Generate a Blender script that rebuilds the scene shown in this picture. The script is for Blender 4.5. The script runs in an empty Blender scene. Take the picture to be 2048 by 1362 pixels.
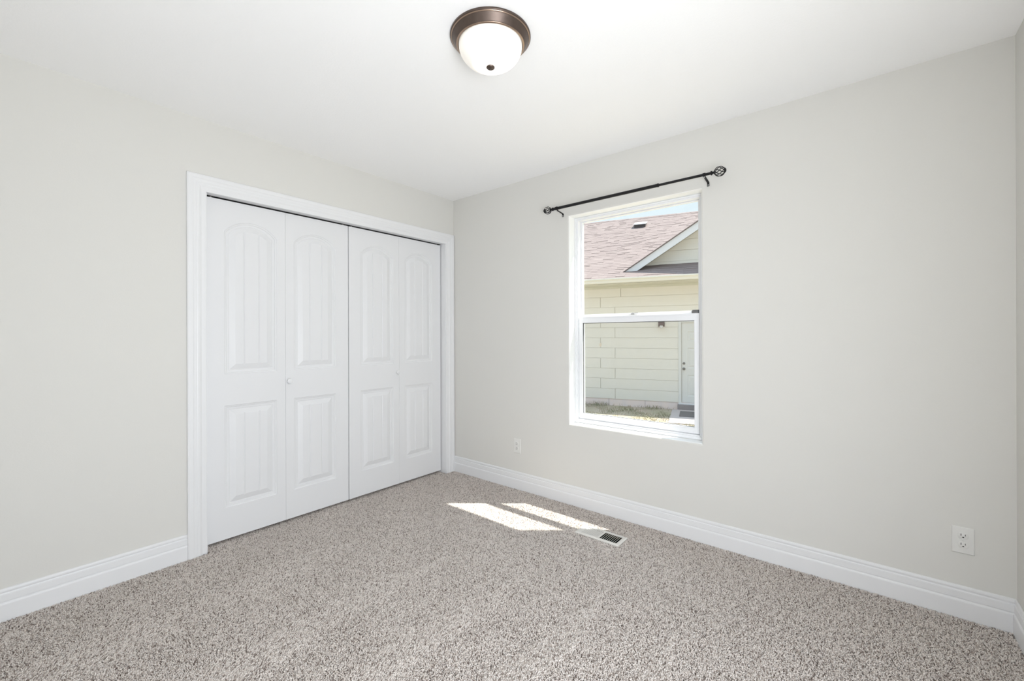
import bpy, bmesh, math, random
import numpy as np
from mathutils import Vector, Matrix
random.seed(7)
R = math.radians
sc = bpy.context.scene
col = sc.collection

# ------------------------------------------------------------------ camera
F_PX, YAW, PITCH, ROLL = 852.46, 0.687381, 0.000102, -0.0029654
cd = bpy.data.cameras.new('camera')
cd.sensor_width = 36.0
cd.lens = F_PX / 2048 * 36.0
cd.shift_y = -10.26 / 2048
cd.clip_start = 0.02
cam = bpy.data.objects.new('camera', cd)
col.objects.link(cam)
ax = Vector((-math.sin(YAW) * math.cos(PITCH), math.cos(YAW) * math.cos(PITCH), math.sin(PITCH)))
rt = Vector((math.cos(YAW), math.sin(YAW), 0))
up = rt.cross(ax)
rt2 = math.cos(ROLL) * rt + math.sin(ROLL) * up
up2 = -math.sin(ROLL) * rt + math.cos(ROLL) * up
m3 = Matrix((rt2, up2, -ax)).transposed()
cam.matrix_world = Matrix.Translation((2.8634, -2.6539, 1.2187)) @ m3.to_4x4()
sc.camera = cam

# ------------------------------------------------------------------ view, sky, sun, added fill lights
sc.view_settings.view_transform = 'Standard'
sc.view_settings.look = 'None'
sc.view_settings.gamma = 1.0
sc.view_settings.use_curve_mapping = False
sc.view_settings.exposure = 0.0
sc.cycles.diffuse_bounces = 8
sc.cycles.max_bounces = 14
sc.cycles.transparent_max_bounces = 16
sc.cycles.sample_clamp_indirect = 8.0

world = bpy.data.worlds.new('sky')
sc.world = world
world.use_nodes = True
wn = world.node_tree
bg = wn.nodes['Background']
tc = wn.nodes.new('ShaderNodeTexCoord')
sep = wn.nodes.new('ShaderNodeSeparateXYZ')
cr = wn.nodes.new('ShaderNodeValToRGB')
wn.links.new(tc.outputs['Generated'], sep.inputs[0])
wn.links.new(sep.outputs['Z'], cr.inputs[0])
wn.links.new(cr.outputs[0], bg.inputs['Color'])
e = cr.color_ramp.elements
e[0].position = 0.0; e[0].color = (0.86, 0.92, 0.97, 1)
e[1].position = 1.0; e[1].color = (0.62, 0.78, 1.0, 1)
k = e.new(0.30); k.color = (0.78, 0.89, 0.97, 1)
mr = wn.nodes.new('ShaderNodeMapRange')          # a thin bright haze: lightest overhead, paler and dimmer low down
mr.interpolation_type = 'SMOOTHSTEP'
mr.inputs['From Min'].default_value = 0.30; mr.inputs['From Max'].default_value = 1.0
mr.inputs['To Min'].default_value = 1.1; mr.inputs['To Max'].default_value = 3.2
wn.links.new(sep.outputs['Z'], mr.inputs['Value'])
wn.links.new(mr.outputs[0], bg.inputs['Strength'])

SUN_TO = Vector((0.432, 0.348, 1.0)).normalized()
sl = bpy.data.lights.new('sun', 'SUN')
sl.energy = 12.0
sl.angle = R(0.53)
sl.color = (1.0, 0.95, 0.87)
sun = bpy.data.objects.new('sun', sl)
col.objects.link(sun)
sun.rotation_euler = SUN_TO.to_track_quat('Z', 'Y').to_euler()
sun.location = (6, 6, 12)

def fill_light(name, size, energy, color, loc, back):      # added fill panel, no seen source, set in the doorway beside the viewer
    al = bpy.data.lights.new(name, 'AREA')
    al.shape = 'RECTANGLE'; al.size, al.size_y = size
    al.energy = energy; al.color = color
    ao = bpy.data.objects.new(name, al); col.objects.link(ao)
    ao.location = loc
    ao.rotation_euler = Vector(back).to_track_quat('Z', 'Y').to_euler()
fill_light('cool_fill', (0.80, 1.70), 47.0, (0.845, 0.91, 1.0), (3.37, -2.35, 0.88), (0.95, -0.34, -0.06))
fill_light('up_fill', (0.80, 0.70), 13.5, (1.0, 0.965, 0.89), (3.36, -2.35, 1.05), (0.70, -0.22, -0.68))  # added fill tilted up to brighten the ceiling

# ------------------------------------------------------------------ helpers
def tag(o, label=None, cat=None, group=None, kind=None):
    if label: o['label'] = label
    if cat: o['category'] = cat
    if group: o['group'] = group
    if kind: o['kind'] = kind
    return o

def empty(name, loc=(0, 0, 0), rz=0.0):
    o = bpy.data.objects.new(name, None)
    o.empty_display_size = 0.05
    col.objects.link(o)
    o.location = loc
    o.rotation_euler = (0, 0, rz)
    return o

class MB:
    def __init__(s):
        s.v = []; s.f = []; s.m = []
    def add(s, verts, faces, mi=0):
        b = len(s.v)
        s.v += [tuple(p) for p in verts]
        s.f += [tuple(b + i for i in f) for f in faces]
        s.m += [mi] * len(faces)
        return b
    def box(s, x0, x1, y0, y1, z0, z1, mi=0):
        if x0 > x1: x0, x1 = x1, x0
        if y0 > y1: y0, y1 = y1, y0
        if z0 > z1: z0, z1 = z1, z0
        s.add([(x0, y0, z0), (x1, y0, z0), (x1, y1, z0), (x0, y1, z0), (x0, y0, z1), (x1, y0, z1), (x1, y1, z1), (x0, y1, z1)],
              [(0, 3, 2, 1), (4, 5, 6, 7), (0, 1, 5, 4), (1, 2, 6, 5), (2, 3, 7, 6), (3, 0, 4, 7)], mi)
        return s
    def hexa(s, p, mi=0):          # 8 points: bottom ring 0-3, top ring 4-7
        s.add(p, [(0, 3, 2, 1), (4, 5, 6, 7), (0, 1, 5, 4), (1, 2, 6, 5), (2, 3, 7, 6), (3, 0, 4, 7)], mi)
        return s
    def loft(s, rings, closed=True, caps=(False, False), mi=0):
        n = len(rings[0])
        b = len(s.v)
        for r in rings: s.v += [tuple(p) for p in r]
        fs = []
        for i in range(len(rings) - 1):
            for j in range(n if closed else n - 1):
                k2 = (j + 1) % n
                fs.append((b + i * n + j, b + i * n + k2, b + (i + 1) * n + k2, b + (i + 1) * n + j))
        if caps[0]: fs.append(tuple(b + j for j in reversed(range(n))))
        if caps[1]: fs.append(tuple(b + (len(rings) - 1) * n + j for j in range(n)))
        s.f += fs; s.m += [mi] * len(fs)
        return s
    def lathe(s, prof, c=(0, 0, 0), axis='z', seg=48, mi=0, caps=(False, False)):
        rings = []
        for r, h in prof:
            ring = []
            for i in range(seg):
                a = 2 * math.pi * i / seg
                p, q = r * math.cos(a), r * math.sin(a)
                v = {'z': (p, q, h), 'x': (h, p, q), 'y': (q, h, p)}[axis]
                ring.append((c[0] + v[0], c[1] + v[1], c[2] + v[2]))
            rings.append(ring)
        return s.loft(rings, True, caps, mi)
    def tube(s, pts, r, seg=10, mi=0, caps=(True, True)):
        pts = [Vector(p) for p in pts]
        rr = r if isinstance(r, (list, tuple)) else [r] * len(pts)
        rings = []
        ref = Vector((0, 0, 1))
        for i, p in enumerate(pts):
            t = (pts[min(i + 1, len(pts) - 1)] - pts[max(i - 1, 0)]).normalized()
            if abs(t.dot(ref)) > 0.95: ref = Vector((0, 1, 0)) if abs(t.y) < 0.9 else Vector((1, 0, 0))
            a = t.cross(ref).normalized(); b2 = t.cross(a).normalized()
            ref = -b2 if False else ref
            rings.append([p + rr[i] * (math.cos(2 * math.pi * j / seg) * a + math.sin(2 * math.pi * j / seg) * b2) for j in range(seg)])
        return s.loft(rings, True, caps, mi)
    def build(s, name, mats, parent=None, smooth=False, bevel=0.0, seg=2):
        me = bpy.data.meshes.new(name)
        me.from_pydata(s.v, [], s.f)
        if not isinstance(mats, (list, tuple)): mats = [mats]
        for mm in mats: me.materials.append(mm)
        if len(mats) > 1: me.polygons.foreach_set('material_index', s.m)
        bm = bmesh.new(); bm.from_mesh(me)
        bmesh.ops.recalc_face_normals(bm, faces=bm.faces)
        bm.to_mesh(me); bm.free()
        if smooth:
            me.polygons.foreach_set('use_smooth', [True] * len(me.polygons))
            try: me.set_sharp_from_angle(angle=R(38))
            except Exception: pass
        me.update()
        o = bpy.data.objects.new(name, me)
        col.objects.link(o)
        if parent is not None: o.parent = parent
        if bevel > 0:
            bv = o.modifiers.new('bevel', 'BEVEL'); bv.width = bevel; bv.segments = seg; bv.limit_method = 'ANGLE'; bv.angle_limit = R(40)
        return o

def copy_tree(o, parent=None):
    c = o.copy(); col.objects.link(c)
    if parent is not None:
        c.parent = parent
    for ch in [x for x in col.objects if x.parent == o]:
        copy_tree(ch, c)
    return c

# ------------------------------------------------------------------ materials
def mat(name, color, rough=0.5, metal=0.0, spec=0.5, noise=None, bump=None, coord='Object'):
    m = bpy.data.materials.new(name)
    m.use_nodes = True
    nt = m.node_tree
    b = nt.nodes['Principled BSDF']
    b.inputs['Base Color'].default_value = (*color, 1)
    b.inputs['Roughness'].default_value = rough
    b.inputs['Metallic'].default_value = metal
    b.inputs['Specular IOR Level'].default_value = spec
    t = nt.nodes.new('ShaderNodeTexCoord')
    if noise:                                   # (scale, amount, second colour)
        n = nt.nodes.new('ShaderNodeTexNoise'); n.inputs['Scale'].default_value = noise[0]; n.inputs['Detail'].default_value = 5
        nt.links.new(t.outputs[coord], n.inputs['Vector'])
        r = nt.nodes.new('ShaderNodeValToRGB')
        r.color_ramp.elements[0].position = 0.5 - noise[1]; r.color_ramp.elements[1].position = 0.5 + noise[1]
        r.color_ramp.elements[0].color = (*color, 1); r.color_ramp.elements[1].color = (*noise[2], 1)
        nt.links.new(n.outputs['Fac'], r.inputs[0]); nt.links.new(r.outputs[0], b.inputs['Base Color'])
    if bump:                                    # (scale, strength, distance)
        n = nt.nodes.new('ShaderNodeTexNoise'); n.inputs['Scale'].default_value = bump[0]; n.inputs['Detail'].default_value = 4
        nt.links.new(t.outputs[coord], n.inputs['Vector'])
        bp = nt.nodes.new('ShaderNodeBump'); bp.inputs['Strength'].default_value = bump[1]; bp.inputs['Distance'].default_value = bump[2]
        nt.links.new(n.outputs['Fac'], bp.inputs['Height']); nt.links.new(bp.outputs[0], b.inputs['Normal'])
    return m

M = {}
M['wall'] = mat('wall_paint', (0.695, 0.686, 0.655), 0.75, spec=0.25, bump=(160, 0.10, 0.002))
M['ceil'] = mat('ceiling_paint', (0.945, 0.945, 0.945), 0.85, spec=0.2, bump=(110, 0.18, 0.003))
M['trim'] = mat('white_trim_paint', (0.785, 0.788, 0.797), 0.38, spec=0.45)
M['door'] = mat('white_door_paint', (0.765, 0.768, 0.778), 0.42, spec=0.4, bump=(260, 0.04, 0.001))
M['reveal'] = mat('reveal_daylit_paint', (0.85, 0.86, 0.855), 0.6, spec=0.3)  # wall paint on the returns, whitened to carry the strong daylight in its colour
M['vinyl'] = mat('white_vinyl', (0.82, 0.83, 0.85), 0.32, spec=0.45)
M['gasket'] = mat('dark_gasket', (0.06, 0.06, 0.065), 0.7)
M['latch'] = mat('grey_latch_plastic', (0.16, 0.16, 0.16), 0.5)
M['lockw'] = mat('pale_lock_metal', (0.55, 0.55, 0.55), 0.35, metal=0.4)
M['black'] = mat('black_iron', (0.008, 0.008, 0.009), 0.45, spec=0.3)
M['black_hi'] = mat('black_tube', (0.011, 0.011, 0.012), 0.45, spec=0.3)
M['bronze'] = mat('brushed_bronze', (0.095, 0.070, 0.058), 0.40, metal=0.7, noise=(40, 0.3, (0.125, 0.093, 0.078)))
M['bronze_hi'] = mat('rubbed_bronze_edge', (0.40, 0.29, 0.22), 0.3, metal=0.9)
M['plate'] = mat('white_plastic', (0.745, 0.74, 0.715), 0.3, spec=0.5)
M['slot'] = mat('outlet_slot_dark', (0.02, 0.018, 0.016), 0.8)
M['screw'] = mat('painted_screw', (0.70, 0.70, 0.68), 0.35, metal=0.2)
M['register'] = mat('painted_register_steel', (0.68, 0.66, 0.62), 0.4, spec=0.45)
M['duct'] = mat('duct_dark', (0.012, 0.011, 0.010), 0.9, spec=0.1)
M['closet'] = mat('closet_paint', (0.35, 0.34, 0.32), 0.9, spec=0.1)
M['track'] = mat('track_steel', (0.035, 0.035, 0.035), 0.6, metal=0.2)
M['backing'] = mat('carpet_backing', (0.22, 0.18, 0.15), 0.95, spec=0.05)
M['hall'] = mat('hall_paint', (0.62, 0.61, 0.57), 0.9, spec=0.1)
# outdoors
M['siding'] = mat('cream_siding', (0.68, 0.645, 0.575), 0.7, spec=0.25, noise=(3.0, 0.35, (0.69, 0.66, 0.61)), bump=(30, 0.15, 0.004))
M['sheath'] = mat('siding_gap', (0.52, 0.46, 0.36), 0.9, spec=0.1)
M['rust'] = mat('rust_stain', (0.68, 0.575, 0.47), 0.8, spec=0.1)
M['found'] = mat('weathered_concrete', (0.80, 0.65, 0.58), 0.9, spec=0.1, noise=(4.0, 0.25, (0.66, 0.585, 0.585)), bump=(60, 0.3, 0.01))
M['pad'] = mat('walkway_concrete', (0.44, 0.385, 0.36), 0.9, spec=0.1, noise=(3.0, 0.25, (0.39, 0.35, 0.345)), bump=(90, 0.2, 0.006))
M['riser'] = mat('dark_concrete', (0.26, 0.22, 0.21), 0.9, spec=0.1, noise=(9.0, 0.25, (0.20, 0.18, 0.18)))
M['whitex'] = mat('white_exterior_trim', (0.60, 0.595, 0.605), 0.5, spec=0.35)
M['gutter'] = mat('cream_gutter', (0.66, 0.64, 0.58), 0.4, spec=0.4)
M['soffit'] = mat('soffit_cream', (0.56, 0.55, 0.47), 0.7)
M['doorx'] = mat('painted_exterior_door', (0.62, 0.61, 0.585), 0.45)
M['knobx'] = mat('aged_nickel', (0.16, 0.15, 0.14), 0.35, metal=0.8)
M['brownx'] = mat('brown_lamp_metal', (0.13, 0.08, 0.065), 0.5)
M['mat'] = mat('grey_doormat', (0.115, 0.105, 0.105), 0.95, spec=0.05, noise=(40, 0.2, (0.14, 0.125, 0.12)))
M['vent'] = mat('pale_vent_metal', (0.55, 0.53, 0.52), 0.5)
M['ventd'] = mat('vent_mouth', (0.06, 0.05, 0.05), 0.8)
M['earth'] = mat('dry_lawn_soil', (0.42, 0.34, 0.27), 0.95, spec=0.05, noise=(2.2, 0.18, (0.33, 0.30, 0.20)), bump=(25, 0.5, 0.03))

def attr_mat(name, attr, stops, rough=0.9, spec=0.1):
    m = bpy.data.materials.new(name); m.use_nodes = True
    nt = m.node_tree; b = nt.nodes['Principled BSDF']
    b.inputs['Roughness'].default_value = rough; b.inputs['Specular IOR Level'].default_value = spec
    a = nt.nodes.new('ShaderNodeAttribute'); a.attribute_name = attr
    r = nt.nodes.new('ShaderNodeValToRGB')
    el = r.color_ramp.elements
    el[0].position, el[0].color = stops[0][0], (*stops[0][1], 1)
    el[1].position, el[1].color = stops[-1][0], (*stops[-1][1], 1)
    for p, c in stops[1:-1]:
        q = el.new(p); q.color = (*c, 1)
    nt.links.new(a.outputs['Fac'], r.inputs[0]); nt.links.new(r.outputs[0], b.inputs['Base Color'])
    return m
M['shingle'] = attr_mat('rosy_brown_shingles', 'tone', [(0.0, (0.145, 0.112, 0.108)), (0.5, (0.208, 0.168, 0.160)), (1.0, (0.275, 0.230, 0.216))])
M['grass'] = attr_mat('dry_grass_blades', 'tone', [(0.0, (0.40, 0.32, 0.23)), (0.55, (0.30, 0.265, 0.16)), (1.0, (0.18, 0.195, 0.09))])
M['pile'] = attr_mat('frieze_carpet_yarn', 'tone', [(0.0, (0.17, 0.13, 0.11)), (0.20, (0.40, 0.34, 0.305)), (0.38, (0.76, 0.69, 0.64)), (1.0, (0.91, 0.86, 0.82))], 1.0, 0.0)

def glass_mat(name, tint, refl=0.05, haze=0.0):
    m = bpy.data.materials.new(name); m.use_nodes = True
    nt = m.node_tree
    for n in list(nt.nodes): nt.nodes.remove(n)
    o = nt.nodes.new('ShaderNodeOutputMaterial'); t = nt.nodes.new('ShaderNodeBsdfTransparent'); t.inputs[0].default_value = (*tint, 1)
    g = nt.nodes.new('ShaderNodeBsdfGlossy'); g.inputs['Roughness'].default_value = 0.02
    mx = nt.nodes.new('ShaderNodeMixShader'); lw = nt.nodes.new('ShaderNodeLayerWeight'); lw.inputs[0].default_value = 0.5
    pw = nt.nodes.new('ShaderNodeMath'); pw.operation = 'POWER'; pw.inputs[1].default_value = 4.5
    fr = nt.nodes.new('ShaderNodeMath'); fr.operation = 'MULTIPLY_ADD'; fr.inputs[1].default_value = 0.40; fr.inputs[2].default_value = 0.018
    nt.links.new(lw.outputs['Facing'], pw.inputs[0]); nt.links.new(pw.outputs[0], fr.inputs[0])
    nt.links.new(fr.outputs[0], mx.inputs[0]); nt.links.new(t.outputs[0], mx.inputs[1]); nt.links.new(g.outputs[0], mx.inputs[2])
    nt.links.new(mx.outputs[0], o.inputs[0])
    return m
M['glass'] = glass_mat('window_glass', (0.965, 0.985, 0.975))

def screen_mat():
    m = bpy.data.materials.new('insect_mesh'); m.use_nodes = True
    nt = m.node_tree
    for n in list(nt.nodes): nt.nodes.remove(n)
    o = nt.nodes.new('ShaderNodeOutputMaterial'); t = nt.nodes.new('ShaderNodeBsdfTransparent')
    d = nt.nodes.new('ShaderNodeBsdfDiffuse'); d.inputs[0].default_value = (0.20, 0.20, 0.22, 1)
    mx = nt.nodes.new('ShaderNodeMixShader'); mx.inputs[0].default_value = 0.17
    nt.links.new(t.outputs[0], mx.inputs[1]); nt.links.new(d.outputs[0], mx.inputs[2]); nt.links.new(mx.outputs[0], o.inputs[0])
    return m
M['screen'] = screen_mat()

def globe_mat():
    # frosted alabaster glass lit by two bulbs inside: brightest nearest the bulbs
    m = bpy.data.materials.new('lit_alabaster_glass'); m.use_nodes = True
    nt = m.node_tree; b = nt.nodes['Principled BSDF']
    b.inputs['Base Color'].default_value = (0.85, 0.83, 0.78, 1); b.inputs['Roughness'].default_value = 0.25
    t = nt.nodes.new('ShaderNodeTexCoord')
    ds = []
    for c in ((0.034, 0.030, -0.088), (0.004, 0.012, -0.085)):
        vm = nt.nodes.new('ShaderNodeVectorMath'); vm.operation = 'DISTANCE'; vm.inputs[1].default_value = c
        nt.links.new(t.outputs['Object'], vm.inputs[0])
        mp = nt.nodes.new('ShaderNodeMapRange'); mp.interpolation_type = 'SMOOTHERSTEP'
        mp.inputs['From Min'].default_value = 0.010; mp.inputs['From Max'].default_value = 0.105
        mp.inputs['To Min'].default_value = 1.0; mp.inputs['To Max'].default_value = 0.0
        nt.links.new(vm.outputs['Value'], mp.inputs['Value']); ds.append(mp)
    mx = nt.nodes.new('ShaderNodeMath'); mx.operation = 'MAXIMUM'
    nt.links.new(ds[0].outputs[0], mx.inputs[0]); nt.links.new(ds[1].outputs[0], mx.inputs[1])
    n = nt.nodes.new('ShaderNodeTexNoise'); n.inputs['Scale'].default_value = 9; n.inputs['Distortion'].default_value = 1.5
    nt.links.new(t.outputs['Object'], n.inputs['Vector'])
    mr = nt.nodes.new('ShaderNodeMapRange'); mr.inputs['To Min'].default_value = 0.20; mr.inputs['To Max'].default_value = 0.34
    nt.links.new(n.outputs['Fac'], mr.inputs['Value'])
    ma = nt.nodes.new('ShaderNodeMath'); ma.operation = 'MULTIPLY_ADD'; ma.inputs[1].default_value = 3.6
    nt.links.new(mx.outputs[0], ma.inputs[0]); nt.links.new(mr.outputs[0], ma.inputs[2])
    b.inputs['Emission Color'].default_value = (1.0, 0.94, 0.84, 1)
    nt.links.new(ma.outputs[0], b.inputs['Emission Strength'])
    return m
M['globe'] = globe_mat()

# ------------------------------------------------------------------ the room
W, H, YB = 3.351, 2.44, -2.90          # width along the window wall, height, wall behind the camera
S = lambda o, label, cat: tag(o, label, cat, kind='structure')
CL0, CL1, CLT = -1.885, -0.100, 2.036  # closet opening inside its jambs
WX0, WX1, WZ0, WZ1 = 1.223, 2.131, 0.576, 2.082

S(MB().box(-0.80, W + 1.1, YB - 0.11, 0.16, -0.20, -0.014).build('floor', M['backing']), 'subfloor under the beige carpet', 'floor')
S(MB().box(-0.80, W + 1.1, YB - 0.11, 0.16, H, H + 0.25).build('ceiling', M['ceil']), 'plain white ceiling over the empty room', 'ceiling')

b = MB()
b.box(-0.11, 0, YB, CL0 - 0.015, -0.02, H + .02)
b.box(-0.11, 0, CL1 + 0.015, 0.0, -0.02, H + .02)
b.box(-0.11, 0, CL0 - 0.015, CL1 + 0.015, CLT + 0.015, H + .02)
S(b.build('wall_left', M['wall']), 'pale greige wall around the white closet doors', 'wall')

b = MB()
def rect(x0, x1, z0, z1, y): return [(x0, y, z0), (x1, y, z0), (x1, y, z1), (x0, y, z1)]
rb = 0.013
loops = [rect(-0.80, W + 0.12, -0.2, H + .02, 0.0)]
arc = []
for i in range(7):
    a = math.pi / 2 * i / 6
    arc.append(rect(WX0 - rb * (1 - math.sin(a)), WX1 + rb * (1 - math.sin(a)), WZ0 - rb * (1 - math.sin(a)), WZ1 + rb * (1 - math.sin(a)), rb * (1 - math.cos(a))))
b.loft(loops + arc[:4], True, mi=0)
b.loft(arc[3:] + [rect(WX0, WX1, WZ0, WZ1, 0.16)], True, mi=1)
b.loft([rect(WX0, WX1, WZ0, WZ1, 0.16), rect(-0.80, W + 0.12, -0.2, H + .02, 0.16), rect(-0.80, W + 0.12, -0.2, H + .02, 0.0)], True, mi=0)
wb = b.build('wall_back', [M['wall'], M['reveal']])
bm = bmesh.new(); bm.from_mesh(wb.data); bmesh.ops.remove_doubles(bm, verts=bm.verts, dist=1e-5); bmesh.ops.recalc_face_normals(bm, faces=bm.faces); bm.to_mesh(wb.data); bm.free()
S(wb, 'pale greige wall with the single window and rounded reveal whitened for daylight', 'wall')

b = MB()
DY0, DY1, DZ = -2.78, -1.88, 2.06
b.box(W, W + 0.12, DY1, 0.0, -0.02, H + .02); b.box(W, W + 0.12, YB - 0.11, DY0, -0.02, H + .02); b.box(W, W + 0.12, DY0, DY1, DZ, H + .02)
S(b.build('wall_right', M['wall']), 'narrow sliver of greige wall at the right edge', 'wall')
S(MB().box(-0.80, W, YB - 0.11, YB, -0.02, H + .02).build('wall_front', M['wall']), 'plain greige wall behind the viewer', 'wall')
b = MB(); b.box(W + 1.0, W + 1.1, YB - 0.1, -1.2, -0.02, H); b.box(W + .12, W + 1.0, -1.3, -1.2, -0.02, H); b.box(W + .12, W + 1.0, YB - .11, YB - .01, -0.02, H)
S(b.build('wall_hall', M['hall']), 'hallway wall beyond the open doorway', 'wall')

b = MB()
b.box(-0.80, -0.76, YB, 0.0, -0.02, H); b.box(-0.76, -0.11, CL0 - 0.35, CL0 - 0.31, -0.02, H); b.box(-0.76, -0.11, -0.04, 0.0, -0.02, H)
S(b.build('wall_closet', M['closet']), 'dark inside of the closet behind the white doors', 'wall')

# baseboards: one stepped profile swept along each wall  (depth from wall, height)
BP = [(0.0005, 0.134), (0.004, 0.134), (0.0072, 0.131), (0.0082, 0.126), (0.0082, 0.121), (0.0062, 0.1175), (0.0050, 0.1145), (0.0056, 0.1125),
      (0.0098, 0.1105), (0.0102, 0.108), (0.0102, 0.081), (0.0080, 0.0785), (0.0078, 0.0765), (0.0118, 0.0735), (0.0136, 0.0700), (0.0140, 0.0660), (0.0140, -0.014), (0.0005, -0.014)]
def sweep(prof_rings, name, m): return MB().loft(prof_rings, True, (True, True)).build(name, m)
r0 = [(d, YB + 0.0, z) for d, z in BP]; r1 = [(d, CL0 - 0.0955, z) for d, z in BP]
S(sweep([r0, r1], 'baseboard_left', M['trim']), 'white stepped baseboard left of the closet casing', 'baseboard')
r0 = [(0.0005, -d, z) for d, z in BP]; r1 = [(W - d, -d, z) for d, z in BP]
S(sweep([r0, r1], 'baseboard_back', M['trim']), 'long white stepped baseboard under the window', 'baseboard')
r0 = [(W - d, -d, z) for d, z in BP]; r1 = [(W - d, DY1 + .09, z) for d, z in BP]
S(sweep([r0, r1], 'baseboard_right', M['trim']), 'short end of white baseboard at the right edge', 'baseboard')

# closet casing with mitred corners (distance from inner edge, thickness)
CP = [(0.0, 0.0005), (0.0, 0.0085), (0.003, 0.0100), (0.024, 0.0105), (0.027, 0.0120), (0.034, 0.0150), (0.043, 0.0160), (0.047, 0.0150), (0.049, 0.0158), (0.056, 0.0162), (0.062, 0.0172),
      (0.066, 0.0190), (0.084, 0.0190), (0.090, 0.0165), (0.0915, 0.0120), (0.0915, 0.0005)]
yl, yr, zt = CL0 - 0.004, CL1 + 0.004, CLT - 0.003
rings = [[(t, yl - s_, -0.014) for s_, t in CP], [(t, yl - s_, zt + s_) for s_, t in CP], [(t, yr + s_, zt + s_) for s_, t in CP], [(t, yr + s_, -0.014) for s_, t in CP]]
S(sweep(rings, 'trim_1', M['trim']), 'white moulded casing framing the closet opening', 'door casing')
b = MB()
b.box(-0.112, 0.002, CL0 - 0.0148, CL0, -0.014, CLT + 0.0148); b.box(-0.112, 0.002, CL1, CL1 + 0.0148, -0.014, CLT + 0.0148); b.box(-0.112, 0.002, CL0, CL1, CLT, CLT + 0.0148)
S(b.build('trim_2', M['trim']), 'white flat jamb lining inside the closet opening', 'door jamb')

# closet doors: two bifold pairs of arched, grooved leaves ------------------------------------------------
LW, LZ0, LZ1, LT, DXF = 0.4395, 0.015, 2.0260, 0.034, -0.055
def ring_arch(x0, x1, z0, zs, rise, d, fr):
    """panel outline inset by d: list of (x, z) — top samples then bottom samples"""
    hw = (x1 - x0) / 2; cx = (x0 + x1) / 2
    Rr = (hw * hw + rise * rise) / (2 * rise) if rise > 0 else None
    a0, a1 = x0 + d, x1 - d
    top = []
    for q in fr:
        x = a0 + (a1 - a0) * q
        z = (zs + rise - Rr + math.sqrt(max((Rr - d) ** 2 - (x - cx) ** 2, 0))) if Rr else zs - d
        top.append((x, z))
    bot = [(a0 + (a1 - a0) * q, z0 + d) for q in fr]
    return top, bot
G1, G2, GW = 0.27, 0.745, 0.024
FR = sorted(set([i / 20 for i in range(21)] + [G1 - GW, G1, G1 + GW, G2 - GW, G2, G2 + GW]))
FR = [q for q in FR if not any(abs(q - g) < GW * 0.95 and abs(q - g) > 1e-6 for g in (G1, G2))]
PR = [(0.0, 0.0), (0.0025, -0.0030), (0.009, -0.0044), (0.0115, -0.0078), (0.024, -0.0088), (0.0262, -0.0108), (0.0285, -0.0098), (0.054, -0.0028), (0.058, -0.0012)]
def leaf_mesh(px0, px1):
    bm = bmesh.new()
    def panel(z0, zs, rise):
        n = len(FR); prev = None; first = None
        for d, dep in PR:
            top, bot = ring_arch(px0, px1, z0, zs, rise, d, FR)
            last = d == PR[-1][0]
            def dp(i): return dep - (0.0042 if d >= 0.0285 and FR[i] in (G1, G2) and last else 0.0)
            loop = [bm.verts.new((dp(i), top[i][0], top[i][1])) for i in range(n)] + [bm.verts.new((dp(i), bot[i][0], bot[i][1])) for i in reversed(range(n))]
            if prev:
                for i in range(2 * n):
                    j = (i + 1) % (2 * n)
                    bm.faces.new((prev[i], prev[j], loop[j], loop[i]))
            else: first = loop
            prev = loop
        for i in range(n - 1):
            bm.faces.new((prev[i], prev[i + 1], prev[2 * n - 2 - i], prev[2 * n - 1 - i]))
        return first
    loops = [panel(0.198, 0.806, 0.0), panel(0.993, 1.843, 0.072)]
    outer = [bm.verts.new((0, y, z)) for y, z in ((0, LZ0), (LW, LZ0), (LW, LZ1), (0, LZ1))]
    edges = []
    for lp in loops + [outer]:
        for i in range(len(lp)):
            a, c = lp[i], lp[(i + 1) % len(lp)]
            edges.append(bm.edges.get((a, c)) or bm.edges.new((a, c)))
    bmesh.ops.triangle_fill(bm, use_beauty=True, use_dissolve=False, edges=edges, normal=(1, 0, 0))
    back = [bm.verts.new((-LT, v.co.y, v.co.z)) for v in outer]
    for i in range(4):
        j = (i + 1) % 4
        bm.faces.new((outer[i], outer[j], back[j], back[i]))
    bm.faces.new(back)
    bmesh.ops.recalc_face_normals(bm, faces=bm.faces)
    me = bpy.data.meshes.new('door_leaf'); bm.to_mesh(me); bm.free()
    me.materials.append(M['door'])
    me.polygons.foreach_set('use_smooth', [True] * len(me.polygons)); me.set_sharp_from_angle(angle=R(20))
    return me
meA, meB = leaf_mesh(0.094, 0.386), leaf_mesh(LW - 0.386, LW - 0.094)
KP = [(0.0, 0.0), (0.009, 0.0), (0.0095, 0.002), (0.0065, 0.006), (0.0060, 0.012), (0.0105, 0.016), (0.0160, 0.020), (0.0172, 0.0245), (0.0150, 0.0290), (0.0085, 0.0315), (0.0, 0.0320)]
def bifold(name, y_first, y_second, knob_on, label):
    t = empty(name, (DXF, (y_first + y_second + LW) / 2, 0.0))
    S(t, label, 'closet door')
    oy = t.location.y
    hs = []
    for y0, me in ((y_first, meA), (y_second, meB)):
        o = bpy.data.objects.new('door_leaf', me); col.objects.link(o); o.parent = t; o.location = (0, y0 - oy, 0); hs.append(o)
        MB().tube([(-0.017, 0.03 if me is meA else LW - 0.03, LZ1), (-0.017, 0.03 if me is meA else LW - 0.03, LZ1 + 0.0075)], 0.005, 8).build('pivot_pin', M['vent'], o)
    lf = hs[knob_on]
    ky = 0.0165 if knob_on == 1 else LW - 0.0235
    MB().lathe([(max(r, 0.0002), h) for r, h in KP], (0, ky, 0.924), 'x', 24).build('knob', M['door'], lf, smooth=True)
    return t
bifold('door_1', -1.8770, -1.4364, 1, 'white bifold closet door nearer the viewer, left of the centre gap')
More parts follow.
